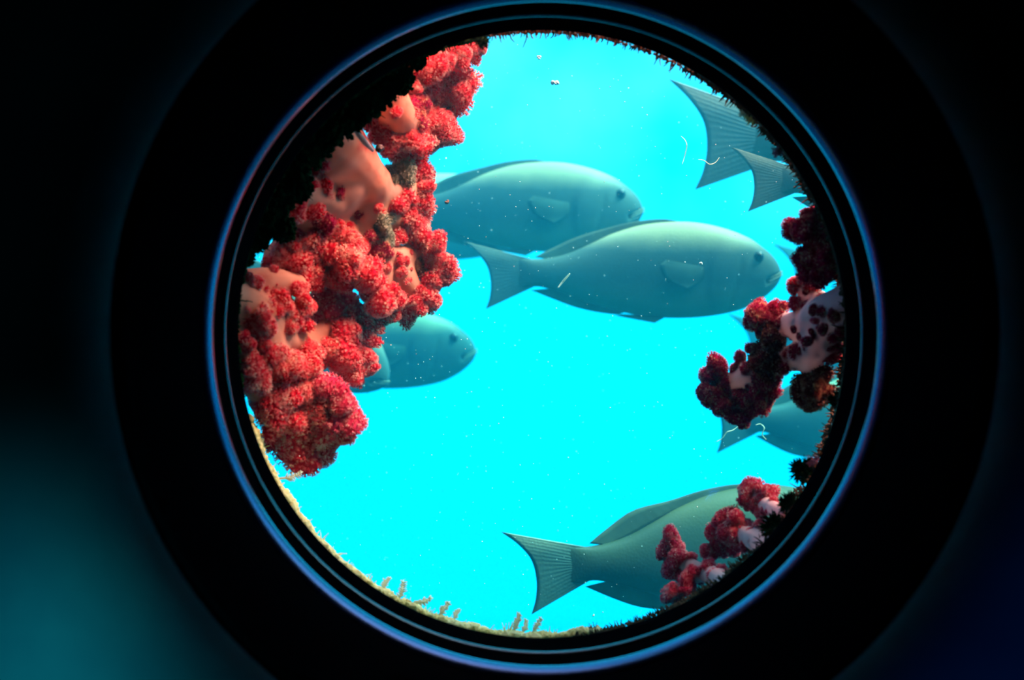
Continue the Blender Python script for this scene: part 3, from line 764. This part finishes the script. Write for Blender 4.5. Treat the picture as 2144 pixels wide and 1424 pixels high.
def turf(name, label, a0, a1, n, lump, hair, mat, seed, hairs, d0=0.868, d1=0.90):
    rng = random.Random(seed); bm = bmesh.new()
    for i in range(n):
        a = math.radians(rng.uniform(a0, a1)); d = rng.uniform(d0, d1)
        dens = 0.45 + 0.8 * abs(noise.noise((a * 9, seed, 0)))
        blob(bm, rim_point(a, d, 0.0), lump * rng.uniform(0.35, 1.0) * dens * 1.3, rng)
    for i in range(hairs):
        a = math.radians(rng.uniform(a0, a1)); d = rng.uniform(d0 + 0.004, d1 + 0.01)
        p = rim_point(a, d, 0); inw = Vector((-math.cos(a), 0.25, -math.sin(a)))
        l = hair * rng.uniform(0.3, 1.0) * (0.4 + 1.1 * abs(noise.noise((a * 14, seed, 3))))
        s = Vector((rng.uniform(-.5, .5), rng.uniform(-.3, .3), rng.uniform(-.5, .5)))
        tube(bm, [p, p + (inw + s * 0.5) * l * 0.55, p + (inw + s) * l], [0.0006, 0.00045, 0.0002], 5)
    return tag(obj(name, bm, M[mat], smooth=False), label, 'sea growth', kind='stuff')

turf('turf_growth', 'pale yellow turf growth lining the lower left rim of the round window', 196, 281, 2600, 0.0060, 0.009, 'turf', 71, 300, 0.898, 0.935)
turf('algae_fringe', 'dark short algae fringe along the upper right rim of the window', 22, 100, 900, 0.0022, 0.008, 'dark_turf', 72, 260, 0.868, 0.93)
turf('algae_film', 'thin dark algae film along the bottom right rim of the window', 276, 322, 500, 0.0018, 0.007, 'dark_turf', 73, 420, 0.868, 0.93)
turf('weed_film', 'dark green weed along the upper left rim beside red coral', 102, 192, 800, 0.0034, 0.008, 'algae', 74, 300, 0.868, 0.93)
turf('mossy_film', 'mossy dark growth along the right rim between the corals', 322, 382, 700, 0.0026, 0.008, 'dark_turf', 75, 300, 0.868, 0.94)

def tuft(label, u, v, d, rpx, seed, mat='algae', n=150, name='algae_tuft', cat='algae'):
    rng = random.Random(seed); bm = bmesh.new(); R = rpx * d / FPX
    blob(bm, Vector((0, 0, 0)), R * 0.6, rng, 2)
    for i in range(n):
        dr = Vector((rng.gauss(0, 1), rng.gauss(0, 1), rng.gauss(0, 1))).normalized()
        l = R * rng.uniform(0.7, 1.15); bend = Vector((rng.uniform(-.4, .4), rng.uniform(-.4, .4), rng.uniform(-.4, .4)))
        tube(bm, [dr * R * 0.4, dr * l * 0.75, (dr + bend * 0.35) * l], [R * 0.07, R * 0.06, R * 0.025], 5)
        for _ in range(2):
            b = (dr + Vector((rng.uniform(-.6, .6), rng.uniform(-.6, .6), rng.uniform(-.6, .6))) * 0.5) * l * rng.uniform(0.85, 1.0)
            tube(bm, [dr * l * 0.6, b], [R * 0.05, R * 0.02], 4)
    return tag(obj(name, bm, M[mat], loc=P(u, v, d), smooth=False), label, cat)

tuft('bushy green algae tuft at right rim, above the pink coral', 1682, 985, 0.885, 30, 1)
tuft('dark algae tuft on the right rim right beside the upper pink lobe', 1655, 1056, 0.882, 26, 2)
tuft('dark brown-green algae tuft behind the pink coral, lowest on right', 1622, 1105, 0.882, 32, 3)
tuft('mauve crusty growth on right rim beside the bushy green tuft', 1702, 968, 0.882, 16, 4, 'mauve', 60, 'crust_growth', 'crust')
tuft('green algae tuft at the top left above the crimson tip', 1010, 86, 0.895, 17, 5)
tuft('small orange-brown crust on the upper right rim by the dark tail', 1572, 250, 0.89, 13, 9, 'turf', 50, 'crust_growth', 'crust')
tuft('pinkish crust on upper right rim by the second tail', 1628, 318, 0.89, 14, 10, 'mauve', 50, 'crust_growth', 'crust')
tuft('pale crust hanging by the dark tail at upper right', 1556, 238, 0.895, 12, 12, 'hydroid', 40, 'crust_growth', 'crust')
tuft('small dark tuft at right rim under the maroon coral', 1752, 838, 0.885, 18, 11)

def mass(label, spots, d, seed, mat='algae', name='algae_mass', cat='algae'):
    rng = random.Random(seed); bm = bmesh.new(); a = P(spots[0][0], spots[0][1], d)
    for u, v, r in spots:
        c = P(u, v, d) - a; R = r * d / FPX
        bmesh.ops.create_icosphere(bm, subdivisions=2, radius=R * 0.8, matrix=Matrix.Translation(c) @ Matrix.Diagonal((1, 0.45, 1, 1)))
        for i in range(120):
            dr = Vector((rng.gauss(0, 1), rng.gauss(0, 0.6) - 0.2, rng.gauss(0, 1))).normalized()
            q = c + Vector((dr.x, dr.y * 0.5, dr.z)) * R * rng.uniform(0.65, 0.9)
            blob(bm, q, R * rng.uniform(0.08, 0.2), rng, 1)
            if i % 2: tube(bm, [q, q + dr * R * rng.uniform(0.15, 0.35)], [R * 0.03, R * 0.01], 4)
    return tag(obj(name, bm, M[mat], loc=a, smooth=False), label, cat)
mass('dark weed mass along the top left rim, above the pale crimson heads', [(872, 128, 24), (835, 165, 38), (795, 190, 44), (760, 215, 48), (720, 245, 50)], 0.888, 21)  # dark weed spread wider to stand in for shade inside the rim
mass('blackish weed mass on the left rim around the foot of the thick trunk', [(680, 270, 52), (640, 310, 56), (605, 360, 58), (575, 410, 52), (560, 440, 50), (625, 395, 34)], 0.886, 22)
mass('dim brownish weed mass at far left rim, just above the peach fork', [(555, 455, 46), (535, 500, 36), (590, 480, 34), (515, 540, 22)], 0.886, 23)

def sprig(label, u, v, u2, v2, d, seed, n=7, w=1.0):
    """a feathery stem from its foot (u, v) to its tip (u2, v2)"""
    rng = random.Random(seed); bm = bmesh.new()
    a = P(u, v, d); b = P(u2, v2, d + 0.012) - a; L = b.length; t = b.normalized()
    s = t.cross(Vector((0, 1, 0))).normalized()
    mid = b * 0.5 + s * L * rng.uniform(-.12, .12)
    tube(bm, [Vector((0, 0, 0)), mid, b], [0.0009 * w, 0.0008 * w, 0.0004 * w], 6)
    for i in range(n):
        f = 0.25 + 0.7 * i / n
        p = mid * (f / 0.5) if f < 0.5 else mid.lerp(b, (f - 0.5) / 0.5)
        for sd in (-1, 1):
            q = p + (t * 0.55 + s * sd * 0.7 + Vector((0, rng.uniform(-.4, .4), 0))) * L * rng.uniform(0.14, 0.30) * (1.15 - f * 0.5)
            tube(bm, [p, p.lerp(q, 0.6) + t * L * 0.02, q], [0.0007 * w, 0.0006 * w, 0.0003 * w], 5)
    return tag(obj('hydroid_sprig', bm, M['hydroid'], loc=a), label, 'hydroid', 'pale feathery sprigs on the lower left rim')

sprig('pale feathery sprig under the lower left coral, near its base', 585, 1002, 634, 988, 0.915, 1)
sprig('small pale sprig on lower left rim, first left of the taller one', 800, 1240, 818, 1208, 0.915, 2)
sprig('taller pale sprig on the lower left rim, tip leaning right', 832, 1262, 845, 1214, 0.915, 3)
sprig('short thick pale sprig leaning right at the bottom left mound', 868, 1262, 906, 1252, 0.915, 4, 4, 1.6)
sprig('pale sprig right of the bottom left mound, leaning right', 918, 1292, 942, 1260, 0.915, 5, 6, 1.3)
sprig('short pale sprig second right of the bottom left mound', 950, 1302, 962, 1274, 0.915, 6)
sprig('tall pale branching sprig on the bottom rim, left stem of a bush', 1072, 1328, 1088, 1282, 0.915, 7, 9)
sprig('pale branching sprig on the bottom rim, middle of the bush', 1092, 1330, 1102, 1296, 0.92, 8, 8)
sprig('pale branching sprig on the bottom rim, right stem of the bush', 1112, 1330, 1134, 1292, 0.915, 9, 7)

# small animals on the coral
bm = bmesh.new(); rng = random.Random(4)
R = 13.5 * 0.915 / FPX
for i in range(46):                                     # a tight coiled shell
    t = i / 45; a = t * 4.4 * PI; rr = R * (0.75 - 0.62 * t)
    blob(bm, Vector((rr * 0.55 * math.cos(a), -R * 0.75 * t + 0.1 * R, rr * 0.55 * math.sin(a))), rr * 0.62, rng, 1)
tag(obj('sea_snail', bm, M['shell'], loc=P(794, 312, 0.918)), 'tiny dark round snail sitting on the red coral by its trunk', 'snail')
bm = bmesh.new()
a = P(736, 258, 0.895)
tube(bm, [P(736, 258, 0.895) - a, P(748, 278, 0.893) - a, P(764, 298, 0.893) - a, P(782, 316, 0.897) - a], [0.0008, 0.0018, 0.0022, 0.0012], 10)
tag(obj('worm_tube', bm, M['worm'], loc=a), 'pale slender worm tube across the shaded coral trunk', 'worm tube')

# ---------------------------------------------------------------- things adrift in the water
rng = random.Random(99); bm = bmesh.new()
for i in range(900):
    d = rng.uniform(0.92, 1.65)
    a = rng.uniform(0, 2 * PI); q = 620 * math.sqrt(rng.random())
    p = P(1130 + q * math.cos(a), 700 + q * math.sin(a), d)
    r = rng.choice([0.0002, 0.00027, 0.0003, 0.00035, 0.0005]) * d
    blob(bm, p, r, rng, 1)
tag(obj('plankton_specks', bm, M['speck'], smooth=False), 'fine white specks adrift in the water in front of the fish', 'plankton', kind='stuff')

def fleck(label, u, v, d, rpx, seed, mat='speck', stretch=1.0):
    rng = random.Random(seed); bm = bmesh.new(); r = rpx * d / FPX
    for i in range(7):
        blob(bm, Vector((rng.uniform(-.5, .5) * r * stretch, rng.uniform(-.5, .5) * r, rng.uniform(-.5, .5) * r)), r * rng.uniform(.35, .7), rng, 2)
    return tag(obj('drifting_fleck', bm, M[mat], loc=P(u, v, d)), label, 'fleck', 'flecks adrift in the water')
fleck('whitish fleck adrift in open water under the top rim', 1163, 172, 1.2, 7, 1, stretch=1.8)
fleck('pale round fleck adrift near the top rim', 1128, 120, 1.3, 5, 2)
fleck('oval pale fleck in front of the central fish, above its side fin', 1467, 552, 1.2, 3.6, 3, stretch=1.8)
fleck('reddish fleck in front of the upper fish near the red coral', 935, 423, 1.2, 6, 4, 'rust')
fleck('oval pale fleck low on the upper fish near the coral', 908, 445, 1.2, 4, 5, stretch=1.8)
fleck('red-brown fleck adrift just above the bottom rim', 1237, 1318, 0.93, 6, 6, 'rust')
fleck('small white fleck low down right of the bottom tail', 1243, 1288, 1.1, 3, 7)
def strand(label, pts, d, w=0.0006):
    bm = bmesh.new(); a = P(pts[0][0], pts[0][1], d)
    pl = dense([P(u, v, d + 0.004 * math.sin(i * 2.1)) - a for i, (u, v) in enumerate(pts)], 6 * len(pts))
    tube(bm, pl, [w * (0.4 + 0.6 * math.sin(PI * (0.08 + 0.84 * i / (len(pl) - 1)))) for i in range(len(pl))], 6)
    return tag(obj('drifting_fibre', bm, M['hydroid'], loc=a), label, 'fibre', 'pale fibres adrift before the fish')
strand('straight pale fibre adrift before the central fish, near its tail', [(1168, 603), (1180, 588), (1193, 573)], 1.25, 0.0011)
strand('curled pale fibre in front of the dark top right tail', [(1428, 345), (1434, 325), (1438, 305), (1434, 293), (1426, 285)], 1.08, 0.00035)
strand('thin wavy fibre along the lower edge of the top right tail', [(1462, 334), (1474, 336), (1486, 344), (1498, 340), (1506, 330)], 1.08, 0.00035)
strand('wavy pale fibre beside the tail under the maroon coral', [(1500, 925), (1512, 918), (1522, 905), (1534, 901), (1545, 893)], 1.3)
strand('wavy pale fibre before the belly of the fish under maroon coral', [(1582, 890), (1592, 888), (1600, 896), (1596, 910), (1604, 920)], 1.3)

# ---------------------------------------------------------------- light
def sun_from(direction, energy, col, angle):
    l = bpy.data.lights.new('daylight', 'SUN'); l.energy = energy; l.color = col; l.angle = math.radians(angle)
    o = bpy.data.objects.new('daylight', l); C.objects.link(o)
    o.rotation_euler = Vector(direction).to_track_quat('Z', 'Y').to_euler()
sun_from((0.52, -0.10, 0.76), 94.0, (1.0, 0.134, 0.096), 24)

def spot(name, frm, to, energy, col, size, blend=1.0, radius=0.05):
    l = bpy.data.lights.new(name, 'SPOT'); l.energy = energy; l.color = col
    l.spot_size = math.radians(size); l.spot_blend = blend; l.shadow_soft_size = radius
    o = bpy.data.objects.new(name, l); C.objects.link(o); o.location = frm
    o.rotation_euler = (Vector(frm) - Vector(to)).to_track_quat('Z', 'Y').to_euler()
# unseen spots added to tint the wall, as if from neighbouring portholes
spot('added_spot_teal', (-0.38, -0.6, 1.0), P(75, 1440, 0.55), 100.0, (0.02, 0.75, 0.95), 9)
spot('added_spot_dim', (-0.45, -0.6, 1.2), P(-60, 950, 0.55), 0.9, (0.06, 0.75, 1.0), 30)
spot('added_spot_blue', (0.40, -0.6, 1.0), P(1950, 1450, 0.55), 15.0, (0.01, 0.17, 1.0), 13)
spot('added_spot_green', (0.7, -0.4, 1.9), P(2200, 60, 0.55), 0.15, (0.12, 0.8, 1.0), 20)

# ---------------------------------------------------------------- camera and view
cd = bpy.data.cameras.new('camera'); co = bpy.data.objects.new('camera', cd); C.objects.link(co)
co.location = (0, 0, CAMZ); co.rotation_euler = (PI / 2, 0, 0)
cd.sensor_width = 36; cd.lens = FPX * 36 / 2144; cd.clip_start = 0.01; cd.clip_end = 100
cd.dof.use_dof = True; cd.dof.focus_distance = 1.12; cd.dof.aperture_fstop = 6.7
sc = bpy.context.scene; sc.camera = co
sc.view_settings.view_transform = 'Standard'; sc.view_settings.look = 'None'
sc.view_settings.gamma = 1; sc.view_settings.exposure = 0.0; sc.view_settings.use_curve_mapping = False
sc.cycles.use_denoising = True
